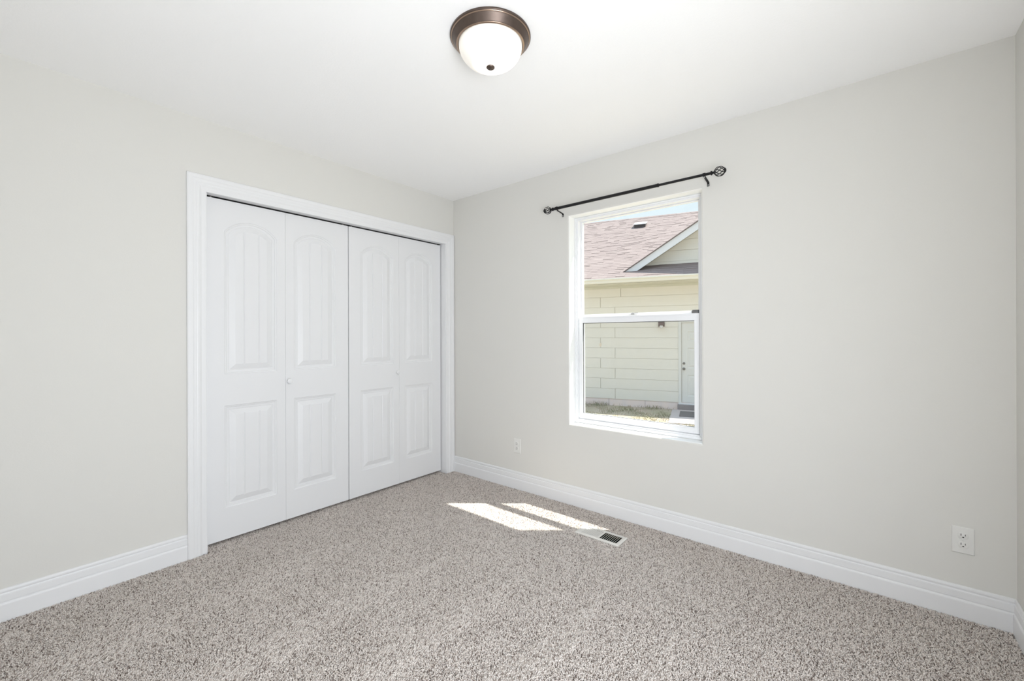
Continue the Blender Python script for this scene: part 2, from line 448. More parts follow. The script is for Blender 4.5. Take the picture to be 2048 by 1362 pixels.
bifold('door_2', -0.9905, -0.5499, 0, 'white bifold closet door nearer the corner, right of the centre gap')
tr = MB().box(-0.086, -0.058, CL0 + 0.002, CL1 - 0.002, CLT - 0.0022, CLT - 0.0002)
S(tr.build('trim_3', M['track']), 'dark metal bifold track above the closet doors', 'door track')

# ------------------------------------------------------------------ window
win = empty('window_1', (WX0, 0.085, WZ0))
S(win, 'white single hung vinyl window in the rounded reveal', 'window')
ox, oy, oz = WX0, 0.085, WZ0
def wbox(b, x0, x1, y0, y1, z0, z1): return b.box(x0 - ox, x1 - ox, y0 - oy, y1 - oy, z0 - oz, z1 - oz)
FX0, FX1, FZ0, FZ1 = 1.247, 2.097, 0.605, 2.060
b = MB()
def frame(b, X0, X1, Z0, Z1, x0, x1, z0, z1, y0, y1):
    wbox(b, X0, x0, y0, y1, Z0, Z1); wbox(b, x1, X1, y0, y1, Z0, Z1); wbox(b, x0, x1, y0, y1, Z0, z0); wbox(b, x0, x1, y0, y1, z1, Z1)
e_ = 0.0006
frame(b, WX0 + e_, WX1 - e_, WZ0 + e_, WZ1 - e_, FX0, FX1, FZ0, FZ1, 0.085, 0.158)
frame(b, WX0 + e_, WX1 - e_, WZ0 + e_, WZ1 - e_, FX0 - 0.010, FX1 + 0.012, FZ0 - 0.010, FZ1 + 0.010, 0.079, 0.0849)
b.build('frame', M['vinyl'], win, bevel=0.0018)
# upper sash (fixed, outer track)
us = MB(); frame(us, FX0 + .0005, FX1 - .0005, 1.345, FZ1 - .0005, 1.259, 2.079, 1.371, 2.053, 0.127, 0.152)
uso = us.build('upper_sash', M['vinyl'], win, bevel=0.0012)
g = MB(); wbox(g, 1.2592, 2.0788, 0.1375, 0.1415, 1.3712, 2.0528); g.build('glass_pane', M['glass'], uso)
# lower sash (inner track)
ls = MB()
LX0, LX1, LZb, LZt = 1.2485, 2.0935, 0.609, 1.353
frame(ls, LX0, LX1, LZb, LZt, 1.279, 2.0635, 0.647, 1.308, 0.092, 0.124)
wbox(ls, 1.30, 2.05, 0.0875, 0.0925, 1.3435, 1.3525)
lso = ls.build('lower_sash', M['vinyl'], win, bevel=0.0014)
g = MB(); wbox(g, 1.2795, 2.063, 0.1085, 0.1125, 0.6475, 1.3075); g.build('glass_pane', M['glass'], lso)
gk = MB(); frame(gk, 1.2792, 2.0633, 0.6472, 1.3078, 1.2815, 2.061, 0.6490, 1.3045, 0.1010, 0.1084); gk.build('gasket', M['gasket'], lso)
lk = MB(); wbox(lk, 1.635, 1.692, 0.094, 0.118, 1.3532, 1.3570); wbox(lk, 1.650, 1.676, 0.097, 0.115, 1.3570, 1.3680)
lk.lathe([(0.0002, 0.0), (0.008, 0.0), (0.008, 0.004), (0.0002, 0.005)], (1.663 - ox, 0.106 - oy, 1.3680 - oz), 'z', 16)
wbox(lk, 1.660, 1.700, 0.0985, 0.1035, 1.3655, 1.3705)
lk.build('sash_lock', M['lockw'], lso, bevel=0.001)
lt = MB(); wbox(lt, 2.048, 2.086, 0.094, 0.116, 1.3532, 1.3660); wbox(lt, 2.052, 2.086, 0.092, 0.116, 1.3660, 1.3735)
lt.build('tilt_latch', M['latch'], lso, bevel=0.001)
ss = MB(); frame(ss, FX0 + .002, FX1 - .002, 0.600, 1.362, 1.262, 2.082, 0.620, 1.345, 0.1535, 0.1575)
sco = ss.build('screen_frame', M['vinyl'], win)
sp = MB(); sp.add([(1.262 - ox, 0.156 - oy, 0.62 - oz), (2.082 - ox, 0.156 - oy, 0.62 - oz), (2.082 - ox, 0.156 - oy, 1.345 - oz), (1.262 - ox, 0.156 - oy, 1.345 - oz)], [(0, 1, 2, 3)])
sp.build('insect_screen', M['screen'], sco)

# ------------------------------------------------------------------ curtain rod
RZ, RY = 2.129, -0.085
rod = empty('curtain_rod', (1.66, RY, RZ))
tag(rod, 'black telescoping curtain rod with caged ball ends above the window', 'curtain rod')
X = lambda x: x - 1.66
b = MB(); b.tube([(X(1.134), 0, 0), (X(1.9035), 0, 0)], 0.0100, 20); b.build('outer_rod', M['black_hi'], rod, smooth=True)
b = MB(); b.tube([(X(1.9036), 0, 0), (X(2.219), 0, 0)], 0.0076, 20); b.lathe([(0.0077, X(1.9036)), (0.0112, X(1.9036)), (0.0112, X(1.911)), (0.0077, X(1.912))], (0, 0, 0), 'x', 20)
b.build('inner_rod', M['black_hi'], rod, smooth=True)
def finial(sign, xc):
    f = empty('finial', (X(xc), 0, 0)); f.parent = rod
    c = MB()
    for kx in range(8):
        pts = []
        for i in range(15):
            t = i / 14; th = math.pi * (0.06 + 0.88 * t)
            a = 2 * math.pi * kx / 8 + sign * 2.1 * (t - 0.5)
            rr = 0.0265 * math.sin(th)
            pts.append((0.0275 * -math.cos(th) * sign, rr * math.cos(a), rr * math.sin(a)))
        c.tube(pts, 0.0021, 7)
    c.build('cage', M['black'], f, smooth=True)
    c = MB(); s = -sign
    c.lathe([(0.0002, s * 0.046), (0.0078, s * 0.046), (0.0120, s * 0.0455), (0.0125, s * 0.0415), (0.0085, s * 0.0385), (0.0058, s * 0.0345), (0.0062, s * 0.031), (0.0112, s * 0.0275), (0.0118, s * 0.0245), (0.0002, s * 0.0240)], (0, 0, 0), 'x', 24)
    c.build('collar', M['black'], f, smooth=True)
    c = MB(); s = sign
    c.lathe([(0.0002, s * 0.0240), (0.0118, s * 0.0245), (0.0135, s * 0.0275), (0.0120, s * 0.0305), (0.0060, s * 0.0335), (0.0002, s * 0.0345)], (0, 0, 0), 'x', 24)
    c.build('end_cap', M['black'], f, smooth=True)
finial(-1, 1.0950); finial(1, 2.2535)
def bracket(x, rr):
    f = empty('bracket', (X(x), 0, 0)); f.parent = rod
    c = MB()
    c.lathe([(rr + 0.0002, -0.0065), (rr + 0.0030, -0.0065), (rr + 0.0030, 0.0065), (rr + 0.0002, 0.0065), (rr + 0.0002, -0.0065)], (0, 0, 0), 'x', 22)
    c.build('cradle', M['black'], f, smooth=True)
    c = MB()
    w = 0.0062
    path = [(0.004, -rr - 0.003), (0.030, -rr - 0.006), (0.075, -0.0215), (0.0815, -0.0225), (0.0822, -0.0245), (0.0822, -0.043)]
    rings = [[(-w, y, z), (w, y, z), (w, y + dy, z + dz), (-w, y + dy, z + dz)] for (y, z), (dy, dz) in zip(path, [(0, .0025), (0, .0025), (0, .0025), (.0014, .0018), (.0020, .0005), (.0020, 0)])]
    c.loft(rings, True, (True, True)); c.build('arm', M['black'], f)
    c = MB(); c.lathe([(0.0002, 0.0795), (0.0030, 0.0800), (0.0036, 0.0822), (0.0036, 0.0826)], (0, 0, -0.036), 'y', 14); c.build('screw', M['lockw'], f, smooth=True)
    c = MB(); c.tube([(0, 0, -rr - 0.003), (0, 0, -rr - 0.011)], 0.0026, 10); c.build('thumb_screw', M['lockw'], f, smooth=True)
bracket(1.172, 0.0100); bracket(2.172, 0.0076)

# ------------------------------------------------------------------ ceiling light
lamp = empty('ceiling_light', (1.692, -1.360, H))
tag(lamp, 'round flush ceiling light with bronze pan and frosted glass bowl', 'ceiling light')
PAN = [(0.1500, -0.0005), (0.1630, -0.0005), (0.1640, -0.0030), (0.1640, -0.0075), (0.1622, -0.0098), (0.1600, -0.0105)]
b = MB().lathe(PAN + [(0.1570, -0.0125), (0.1545, -0.0160), (0.1480, -0.0255), (0.1420, -0.0345), (0.1385, -0.0385), (0.1340, -0.0400), (0.1310, -0.0390), (0.1300, -0.0330), (0.1000, -0.0300)], seg=96)
pan = b.build('pan', M['bronze'], lamp, smooth=True)
MB().lathe([(0.1608, -0.0103), (0.1600, -0.0116), (0.1578, -0.0128), (0.1566, -0.0122)], seg=96).build('edge_bead', M['bronze_hi'], pan, smooth=True)
MB().lathe([(0.1392, -0.0380), (0.1370, -0.0405), (0.1335, -0.0412), (0.1318, -0.0398)], seg=96).build('retaining_ring', M['bronze_hi'], pan, smooth=True)
prof = [(0.1292, -0.0340), (0.1292, -0.0400)]
for i in range(1, 17):
    a = math.pi / 2 * i / 16
    prof.append((max(0.1292 * math.cos(a) ** 0.86, 0.0004), -0.0400 - 0.0835 * math.sin(a)))
MB().lathe(prof, seg=96).build('glass_bowl', M['globe'], lamp, smooth=True)
MB().lathe([(0.0004, -0.1220), (0.0165, -0.1225), (0.0178, -0.1250), (0.0165, -0.1280), (0.0125, -0.1305), (0.0070, -0.1325), (0.0004, -0.1330)], seg=32).build('finial_knob', M['bronze'], lamp, smooth=True)

# ------------------------------------------------------------------ outlets
def outlet(x, z, label):
    t = empty('electrical_outlet', (x, 0, z))
    tag(t, label, 'outlet', 'wall outlets under the window')
    b = MB(); w, h = 0.035, 0.0575
    b.loft([[(-w, -0.0003, -h), (w, -0.0003, -h), (w, -0.0003, h), (-w, -0.0003, h)], [(-w, -0.0022, -h), (w, -0.0022, -h), (w, -0.0022, h), (-w, -0.0022, h)],
            [(-w + .003, -0.0052, -h + .003), (w - .003, -0.0052, -h + .003), (w - .003, -0.0052, h - .003), (-w + .003, -0.0052, h - .003)]], True, (True, True))
    b.build('cover_plate', M['plate'], t, bevel=0.0008)
    for s in (1, -1):
        c = MB(); cz = s * 0.0195
        pts = []
        for i in range(36):
            a = 2 * math.pi * i / 36
            pts.append((0.0170 * math.cos(a), max(-0.0132, min(0.0132, 0.0170 * math.sin(a)))))
        c.loft([[(px, -0.0050, cz + pz) for px, pz in pts], [(px, -0.0068, cz + pz) for px, pz in pts], [(px * .95, -0.0074, cz + pz * .95) for px, pz in pts]], True, (False, True))
        rc = c.build('receptacle', M['plate'], t, smooth=True)
        d = MB()
        d.box(-0.0076, -0.0054, -0.0077, -0.0066, cz + 0.0000, cz + 0.0092); d.box(0.0054, 0.0074, -0.0077, -0.0066, cz + 0.0008, cz + 0.0084)
        gp = [(0.0030 * math.cos(2 * math.pi * i / 14), max(-0.0016, 0.0030 * math.sin(2 * math.pi * i / 14))) for i in range(14)]
        d.loft([[(px, -0.0066, cz - 0.0062 + pz) for px, pz in gp], [(px, -0.0077, cz - 0.0062 + pz) for px, pz in gp]], True, (False, True))
        d.build('slots', M['slot'], rc)
    MB().lathe([(0.0034, -0.0050), (0.0034, -0.0062), (0.0024, -0.0068), (0.0002, -0.0069)], (0, 0, 0), 'y', 18).build('screw', M['screw'], t, smooth=True)
outlet(3.198, 0.330, 'white duplex outlet low on the wall near the right corner')
outlet(0.738, 0.338, 'small white duplex outlet low on the wall left of the window')

# ------------------------------------------------------------------ floor register
RX0, RX1, RY0, RY1 = 1.484, 1.775, -0.3685, -0.2400
reg = empty('floor_register', ((RX0 + RX1) / 2, (RY0 + RY1) / 2, 0.0))
tag(reg, 'tan metal floor register half in the sun patch', 'floor vent')
rx, ry = reg.location.x, reg.location.y
banks = [(1.5225, 1.6310), (1.6440, 1.7545)]
sy0, sy1 = -0.3600, -0.2700
sy0, sy1 = -0.3530, -0.2655
b = MB()
zt_, zb_ = 0.0060, 0.0035
def rb_(b, x0, x1, y0, y1, z0=zb_, z1=zt_): b.box(x0 - rx, x1 - rx, y0 - ry, y1 - ry, z0, z1)
rb_(b, RX0 + .006, RX1 - .006, RY0 + .006, sy0); rb_(b, RX0 + .006, RX1 - .006, sy1, RY1 - .006)
rb_(b, RX0 + .006, banks[0][0], sy0, sy1); rb_(b, banks[0][1], banks[1][0], sy0, sy1); rb_(b, banks[1][1], RX1 - .006, sy0, sy1)
def rr_(m, z): return [(RX0 + m - rx, RY0 + m - ry, z), (RX1 - m - rx, RY0 + m - ry, z), (RX1 - m - rx, RY1 - m - ry, z), (RX0 + m - rx, RY1 - m - ry, z)]
b.loft([rr_(0.0, -0.006), rr_(0.0, 0.0005), rr_(0.004, 0.0048), rr_(0.0062, zt_), rr_(0.0062, zb_)], True)
fr = b.build('faceplate', M['register'], reg)
for bi, (x0, x1) in enumerate(banks):
    n = 9; pitch = (x1 - x0) / n
    for i in range(n):
        c = MB()
        xc = x0 + pitch * (i + 0.5)
        th = 0.0009
        if bi == 0:      # this bank throws towards the corner: blades turn their faces to the room
            p = [(xc + 0.0068 - th, -0.0075), (xc + 0.0068 + th, -0.0075), (xc - 0.0052 + th, zt_ - .0003), (xc - 0.0052 - th, zt_ - .0003)]
        else:            # the other bank throws the opposite way
            if i == n - 1: continue
            xc += pitch * 0.5
            p = [(xc - 0.0095 - th, -0.0060), (xc - 0.0095 + th, -0.0060), (xc + th, zt_ - .0003), (xc - th, zt_ - .0003)]
        c.hexa([(p[0][0] - rx, sy0 - ry, p[0][1]), (p[1][0] - rx, sy0 - ry, p[1][1]), (p[1][0] - rx, sy1 - ry, p[1][1]), (p[0][0] - rx, sy1 - ry, p[0][1]),
                (p[3][0] - rx, sy0 - ry, p[3][1]), (p[2][0] - rx, sy0 - ry, p[2][1]), (p[2][0] - rx, sy1 - ry, p[2][1]), (p[3][0] - rx, sy1 - ry, p[3][1])])
        c.build('louver', M['register'], reg)
b = MB(); rb_(b, banks[0][0] - .004, banks[1][1] + .004, sy0 - .004, sy1 + .004, -0.0139, -0.0132)
b.build('duct_opening', M['duct'], reg)

# ------------------------------------------------------------------ carpet pile (one object, countless yarn tufts)
def carpet():
    rng = np.random.default_rng(11)
    P = 0.0043
    xs = np.arange(-0.115, W - 0.010, P); ys = np.arange(YB + 0.01, -0.010, P * 0.93)
    gx, gy = np.meshgrid(xs, ys)
    gx = gx + (np.arange(len(ys)) % 2)[:, None] * P * 0.5
    gx = (gx + rng.uniform(-0.42, 0.42, gx.shape) * P).ravel(); gy = (gy + rng.uniform(-0.42, 0.42, gy.shape) * P).ravel()
    keep = (gx > 0.016) | ((gy > CL0 + 0.006) & (gy < CL1 - 0.006))
    keep &= ~((gx > RX0 - 0.001) & (gx < RX1 + 0.001) & (gy > RY0 - 0.001) & (gy < RY1 + 0.001))
    keep &= (gx < W - 0.016) & (gy < -0.016)
    # only what a viewer in the room could see: drop the strip behind the camera's feet
    gx, gy = gx[keep], gy[keep]
    n = len(gx)
    # direction the vacuum left the pile lying in
    lean = np.zeros(n); ldir = np.full(n, -0.5)
    wob = 0.02 * np.sin(gy * 3.1) + 0.02 * np.sin(gy * 7.3 + 1.0)
    for x0, w, ytop, s in ((1.92, .15, -0.72, 1.0), (2.28, .13, -0.78, 1.0), (2.58, .16, -0.74, 1.0), (2.86, .10, -0.98, 1.0), (1.52, .18, -0.85, .8), (1.08, .20, -1.0, .7), (0.55, .2, -1.1, .6)):
        half = w * 0.5 * np.clip((ytop - gy) / 0.45, 0, 1)
        inside = np.clip((half - np.abs(gx + wob - x0)) / 0.025, 0, 1)
        lean = np.maximum(lean, inside * s)
    diag = np.sin((gx * 0.75 + gy * 0.95) * 2 * math.pi / 0.62 + 1.2 * np.sin(gx * 2.3)) * np.clip(1.9 - gx, 0, 1)
    bx = 0.55 * rng.standard_normal(n); by = 0.55 * rng.standard_normal(n)
    bx += 0.10 * diag; by += 0.75 * lean - 0.12 * (1 - lean) * np.clip((gx - 1.2) * 2, 0, 1) + 0.14 * diag
    bx *= 1 - 0.45 * lean; by = by * (1 - 0.2 * lean)
    h = 0.0088 * (0.80 + 0.36 * rng.random(n)) * (1 + 0.22 * lean + 0.08 * diag)
    ang = rng.uniform(0, 2 * math.pi, n)
    rad = P * rng.uniform(0.44, 0.64, n) * (1 + 0.22 * lean + 0.08 * diag)
    K = 3
    lev = [(0.0, 1.0), (0.74, 1.0)]
    nv = K * 2 + 1
    V = np.zeros((n, nv, 3), np.float32)
    for li, (t, rs) in enumerate(lev):
        for k_ in range(K):
            a = ang + 2 * math.pi * k_ / K + 0.5 * li
            V[:, li * K + k_, 0] = gx + bx * h * t + rad * rs * np.cos(a)
            V[:, li * K + k_, 1] = gy + by * h * t + rad * rs * np.sin(a)
            V[:, li * K + k_, 2] = -0.0100 + h * t
    V[:, -1, 0] = gx + bx * h * 1.15; V[:, -1, 1] = gy + by * h * 1.15; V[:, -1, 2] = -0.0100 + h
    quads = [(k_, (k_ + 1) % K, K + (k_ + 1) % K, K + k_) for k_ in range(K)]
    tris = [(K + k_, K + (k_ + 1) % K, nv - 1) for k_ in range(K)]
    base = (np.arange(n) * nv)[:, None]
    q = np.array(quads, np.int32).ravel()[None, :] + base; t3 = np.array(tris, np.int32).ravel()[None, :] + base
    loops = np.concatenate([q, t3], axis=1).astype(np.int32)
    per = np.array([4] * len(quads) + [3] * len(tris), np.int32)
    tot = np.tile(per, n)
    start = np.concatenate([[0], np.cumsum(tot)[:-1]]).astype(np.int32)
    me = bpy.data.meshes.new('carpet')
    me.vertices.add(n * nv); me.vertices.foreach_set('co', V.ravel())
    me.loops.add(loops.size); me.loops.foreach_set('vertex_index', loops.ravel())
    me.polygons.add(len(tot)); me.polygons.foreach_set('loop_start', start)
    try: me.polygons.foreach_set('loop_total', tot)
    except Exception: pass
    tone = np.clip(rng.beta(2.2, 1.7, n), 0, 1)
    dark = rng.random(n) < 0.10
    tone[dark] *= 0.25
    at = me.attributes.new('tone', 'FLOAT', 'POINT')
    at.data.foreach_set('value', np.repeat(tone, nv).astype(np.float32))
    me.polygons.foreach_set('use_smooth', np.ones(len(tot), bool))
    me.update(calc_edges=True)
    me.materials.append(M['pile'])
    o = bpy.data.objects.new('carpet', me); col.objects.link(o)
    tag(o, 'speckled beige and brown frieze carpet covering the whole floor', 'carpet', kind='stuff')
carpet()

# ------------------------------------------------------------------ neighbour's house (local frame: x along its wall, y away from us, z up in world height)
NB = Vector((-0.666, 8.163, 0.0)); NR = math.atan2(0.273, 0.962)
house = empty('house', NB, NR)
tag(house, 'cream sided house with rosy shingle roof seen through the window', 'house')
S0, S1 = -9.0, 8.0
GZ = -0.640
b = MB(); b.box(S0, S1, 0.022, 9.5, -0.50, 2.50); b.build('wall_core', M['sheath'], house)
b = MB(); b.box(S0, S1, 0.012, 9.6, GZ - .2, -0.452)
b.build('foundation', M['found'], house)
for s_ in (-6.1, -3.9, -1.72, -0.80): MB().box(s_ - .004, s_ + .004, 0.0085, 0.013, GZ - .1, -0.456).build('form_seam', M['riser'], house)
sd = MB()
EXP = 0.2680
JO = {0: -1.554, 1: -1.936, 2: -1.554, 3: -1.936, 4: -1.554, 5: -1.936, 6: -1.554, 7: -1.936, 8: -1.554, 9: -1.936, 10: -1.40}
def lap(b, s0, s1, z0, z1, yt, yb): b.hexa([(s0, yb - .011, z0), (s1, yb - .011, z0), (s1, 0.0215, z0), (s0, 0.0215, z0), (s0, yt - .004, z1), (s1, yt - .004, z1), (s1, 0.0215, z1), (s0, 0.0215, z1)])
for r_ in range(11):
    z0 = -0.457 + EXP * r_; z1 = min(z0 + EXP - 0.0038, 2.50)
    j0 = JO[r_]; cuts = [S0] + [j0 + 3.66 * q for q in range(-2, 4)] + [S1]
    for a_, c_ in zip(cuts[:-1], cuts[1:]):
        spans = [(a_ + .0045, c_ - .0045)]
        if z0 < 1.55:                                   # leave the door opening free
            ns = []
            for p, q in spans:
                if p < 0.0 and q > 1.08: ns += [(p, 0.0), (1.08, q)]
                elif p < 0.0 < q: ns += [(p, 0.0)]
                elif 0.0 <= p < 1.08 < q: ns += [(1.08, q)]
                elif p >= 0.0 and q <= 1.08: pass
                else: ns += [(p, q)]
            spans = ns
        for p, q in spans:
            if q - p > .02: lap(sd, p, q, z0, z1, 0.008, 0.011)
sd.build('siding', M['siding'], house)
# rust weep under a butt joint
b = MB(); n_ = 9
b.add([(-1.936 + 0.030 * math.sin(2 * math.pi * i / 14) * (1 + .3 * math.sin(i * 2.7)), -0.0018, 0.965 + 0.050 * math.cos(2 * math.pi * i / 14)) for i in range(14)], [tuple(range(14))])
b.build('rust_stain', M['rust'], house)
# eave: soffit, frieze, gutter
b = MB(); b.box(S0 - .3, S1 + .3, -0.50, 0.02, 2.500, 2.516); b.build('soffit', M['soffit'], house)
b = MB(); b.box(S0, S1, -0.012, 0.02, 2.440, 2.4995); b.build('frieze_board', M['soffit'], house)
gp = [(-0.500, 2.520), (-0.560, 2.520), (-0.575, 2.535), (-0.585, 2.575), (-0.605, 2.600), (-0.622, 2.612), (-0.622, 2.640), (-0.612, 2.640), (-0.610, 2.620), (-0.500, 2.620)]
MB().loft([[(S0 - .3, y, z) for y, z in gp], [(S1 + .3, y, z) for y, z in gp]], True, (True, True)).build('gutter', M['gutter'], house)
# main roof: real courses of separate tabs
PIT = 0.5; CO = 1 / math.sqrt(1 + PIT * PIT); SI = PIT * CO
RE = (-0.53, 2.632); RIDGE_Y = 5.70
def shingle_roof(name, parent, org, udir, vdir, nrm, u0, u1, vlen, clip=None, seed=3, course=0.143, tab=0.30, base_t=0.02):
    rs = random.Random(seed)
    mb = MB(); tones = []
    org, udir, vdir, nrm = Vector(org), Vector(udir), Vector(vdir), Vector(nrm)
    nc = int(vlen / course) + 1
    for c in range(nc):
        v0, v1 = c * course, min((c + 1) * course + 0.01, vlen)
        u = u0 - rs.random() * tab
        ct = rs.random() * 0.08 + .03
        while u < u1:
            w = tab * rs.choice((0.55, 0.75, 1.0))
            ua, ub = max(u, u0), min(u + w - .002, u1)
            u += w
            if ub - ua < .01: continue
            um = (ua + ub) / 2
            if clip and not clip(um, (v0 + v1) / 2): continue
            t0 = 0.0035 + rs.choice((0, 0, 0, .003, .0075)); t1 = 0.001
            P = lambda a, v, t: org + udir * a + vdir * v + nrm * t
            mb.hexa([P(ua, v0, -.012), P(ub, v0, -.012), P(ub, v1, -.012), P(ua, v1, -.012), P(ua, v0, t0), P(ub, v0, t0), P(ub, v1, t1), P(ua, v1, t1)])
            tones += [min(1, max(0, 0.5 + ct - .07 + rs.gauss(0, 0.06)))] * 8
    o = mb.build(name, M['shingle'], parent)
    a = o.data.attributes.new('tone', 'FLOAT', 'POINT'); a.data.foreach_set('value', tones)
    return o
VL = (RIDGE_Y - RE[0]) / CO
shingle_roof('roof_slope', house, (0, RE[0], RE[1]), (1, 0, 0), (0, CO, SI), (0, -SI, CO), S0 - .3, S1 + .3, VL, seed=5)
ZR = RE[1] + PIT * (RIDGE_Y - RE[0])
# the rest of the roof body (deck, far slope, and the ends out of sight) as one solid
dk = [(-0.505, RE[1] - .020), (RIDGE_Y, ZR - .020), (RIDGE_Y * 2 + .5, RE[1] - .02), (RIDGE_Y * 2 + .5, RE[1] - .10), (RIDGE_Y, ZR - .14), (-0.505, 2.52)]
MB().loft([[(S0 - .3, y, z) for y, z in dk], [(S1 + .3, y, z) for y, z in dk]], True, (True, True)).build('roof_deck', M['riser'], house)
b = MB(); rp = [(RIDGE_Y - .13, ZR - .055), (RIDGE_Y, ZR + .016), (RIDGE_Y + .13, ZR - .055), (RIDGE_Y + .13, ZR - .07), (RIDGE_Y, ZR), (RIDGE_Y - .13, ZR - .07)]
u = S0 - .3; tn = []
while u < S1 + .2:
    b.loft([[(u, y, z) for y, z in rp], [(u + .30, y, z + .004) for y, z in rp]], True, (True, True)); tn += [random.uniform(.35, .75)] * 12; u += 0.25
o = b.build('ridge_cap', M['shingle'], house); a = o.data.attributes.new('tone', 'FLOAT', 'POINT'); a.data.foreach_set('value', tn)
# cross gable over the entry
GP = 0.640; GS0, GSA = -1.30, 1.55             # lower tip and apex along the wall
GYF, GYW = -0.085, 0.27                         # rake plane and gable wall plane
GZ0 = 2.845
def rake_z(s_): return GZ0 + GP * (s_ - GS0) if s_ <= GSA else GZ0 + GP * (2 * GSA - GS0 - s_)
roof_z = lambda y: RE[1] + PIT * (y - RE[0])
gz_base = roof_z(GYW)
b = MB()
zA = rake_z(GSA)
sl_ = GS0 + (gz_base + .13 - GZ0) / GP
sr_ = 2 * GSA - sl_
b.loft([[(sl_ - .2, GYW + .02, gz_base - .05), (sr_ + .2, GYW + .02, gz_base - .05), (GSA, GYW + .02, zA - .13)], [(sl_ - .2, GYW + .2, gz_base - .05), (sr_ + .2, GYW + .2, gz_base - .05), (GSA, GYW + .2, zA - .13)]], True, (True, True))
b.build('gable_core', M['sheath'], house)
gs = MB(); r_ = 0; zb0 = gz_base + 0.075
gs.box(sl_ - .05, sr_ + .05, GYW - .006, GYW + .02, gz_base - .01, zb0 - .004)
while True:
    z0 = zb0 + EXP * r_; z1 = z0 + EXP - .0055
    if z0 > zA - .2: break
    zt1 = min(z1, zA - .16)
    la = GS0 + (z0 + .13 - GZ0) / GP; lb = GS0 + (zt1 + .13 - GZ0) / GP
    yb_, yt_ = GYW - .003, GYW + .006
    gs.hexa([(la, yb_, z0), (2 * GSA - la, yb_, z0), (2 * GSA - la, GYW + .021, z0), (la, GYW + .021, z0), (lb, yt_, zt1), (2 * GSA - lb, yt_, zt1), (2 * GSA - lb, GYW + .021, zt1), (lb, GYW + .021, zt1)])
    r_ += 1
gs.build('gable_siding', M['siding'], house)
b = MB(); FD = 0.190
for sg in (1, -1):
    q = lambda s_: s_ if sg == 1 else 2 * GSA - s_
    A, Bp = GS0, GSA
    ring = lambda y: [(q(A), y, GZ0), (q(Bp), y, zA), (q(Bp), y, zA - FD), (q(A + (FD - .005) / GP), y, GZ0 - .005)]
    b.loft([ring(GYF), ring(GYF + .03)], True, (True, True))
b.build('rake_fascia', M['whitex'], house)
b = MB()
for sg in (1, -1):
    q = lambda s_: s_ if sg == 1 else 2 * GSA - s_
    ring = lambda y: [(q(GS0 + .1), y, GZ0 - .03 + .064), (q(GSA), y, zA - .03), (q(GSA), y, zA - .05), (q(GS0 + .1), y, GZ0 - .05 + .064)]
    b.loft([ring(GYF + .03), ring(GYW + .1)], True, (True, True))
b.build('rake_soffit', M['soffit'], house)
# cross gable roof body, running back into the main slope
b = MB()
yend = lambda z: (z - RE[1]) / PIT + RE[0]
for sg in (1, -1):
    q = lambda s_: s_ if sg == 1 else 2 * GSA - s_
    A = (q(GS0 - .03), GYF - .03, GZ0 - .015); Bq = (q(GSA), GYF - .03, zA + .006)
    Cq = (q(GSA), yend(zA) + .02, zA + .006); D = (q(GS0 - .03), yend(GZ0) + .02, GZ0 - .015)
    dz = .022
    b.hexa([A, Bq, Cq, D] + [(p[0], p[1], p[2] + dz) for p in (A, Bq, Cq, D)])
o = b.build('gable_roof', M['shingle'], house); a = o.data.attributes.new('tone', 'FLOAT', 'POINT'); a.data.foreach_set('value', [0.25] * len(o.data.vertices))
# roof vent box: sun on the lid and shade below put into the colours
vy, vs = 4.45, -1.42
vz = roof_z(vy)
b = MB()
b.hexa([(vs - .21, vy - .30, vz - .02), (vs + .21, vy - .30, vz - .02), (vs + .21, vy + .24, vz + .17), (vs - .21, vy + .24, vz + .17),
        (vs - .21, vy - .30, vz + .005), (vs + .21, vy - .30, vz + .005), (vs + .21, vy + .24, vz + .195), (vs - .21, vy + .24, vz + .195)])
vo = b.build('roof_vent', M['vent'], house)
b = MB(); b.hexa([(vs - .19, vy - .25, vz - .13), (vs + .19, vy - .25, vz - .13), (vs + .19, vy + .22, vz + .10), (vs - .19, vy + .22, vz + .10),
        (vs - .19, vy - .25, vz - .003), (vs + .19, vy - .25, vz - .003), (vs + .19, vy + .22, vz + .162), (vs - .19, vy + .22, vz + .162)])
b.build('vent_mouth', M['ventd'], vo)
# entry door, casing, threshold
b = MB(); b.box(0.0, 0.070, -0.016, 0.03, -0.475, 1.595); b.box(1.01, 1.080, -0.016, 0.03, -0.475, 1.595); b.box(0.070, 1.01, -0.016, 0.03, 1.525, 1.595)
b.build('door_casing', M['doorx'], house, bevel=.004)
dl0, dl1, dz0, dz1 = 0.078, 1.002, -0.462, 1.522
b = MB()
pan_x = [(0.135, 0.415), (0.515, 0.795)]; pan_z = [(0.17, 0.69), (0.86, 1.36), (1.53, 1.76)]
xs_ = sorted({0.0, dl1 - dl0} | {v for p in pan_x for v in p}); zs_ = sorted({0.0, dz1 - dz0} | {v for p in pan_z for v in p})
yf = 0.012
for i in range(len(xs_) - 1):
    for j in range(len(zs_) - 1):
        x0, x1, z0, z1 = xs_[i], xs_[i + 1], zs_[j], zs_[j + 1]
        Q = lambda d, y: [(dl0 + x0 + d, y, dz0 + z0 + d), (dl0 + x1 - d, y, dz0 + z0 + d), (dl0 + x1 - d, y, dz0 + z1 - d), (dl0 + x0 + d, y, dz0 + z1 - d)]
        if (x0, x1) in pan_x and (z0, z1) in pan_z:
            b.loft([Q(0, yf), Q(.012, yf + .010), Q(.035, yf + .010), Q(.065, yf + .002)], True, (False, True))
        else: b.add(Q(0, yf), [(0, 1, 2, 3)])
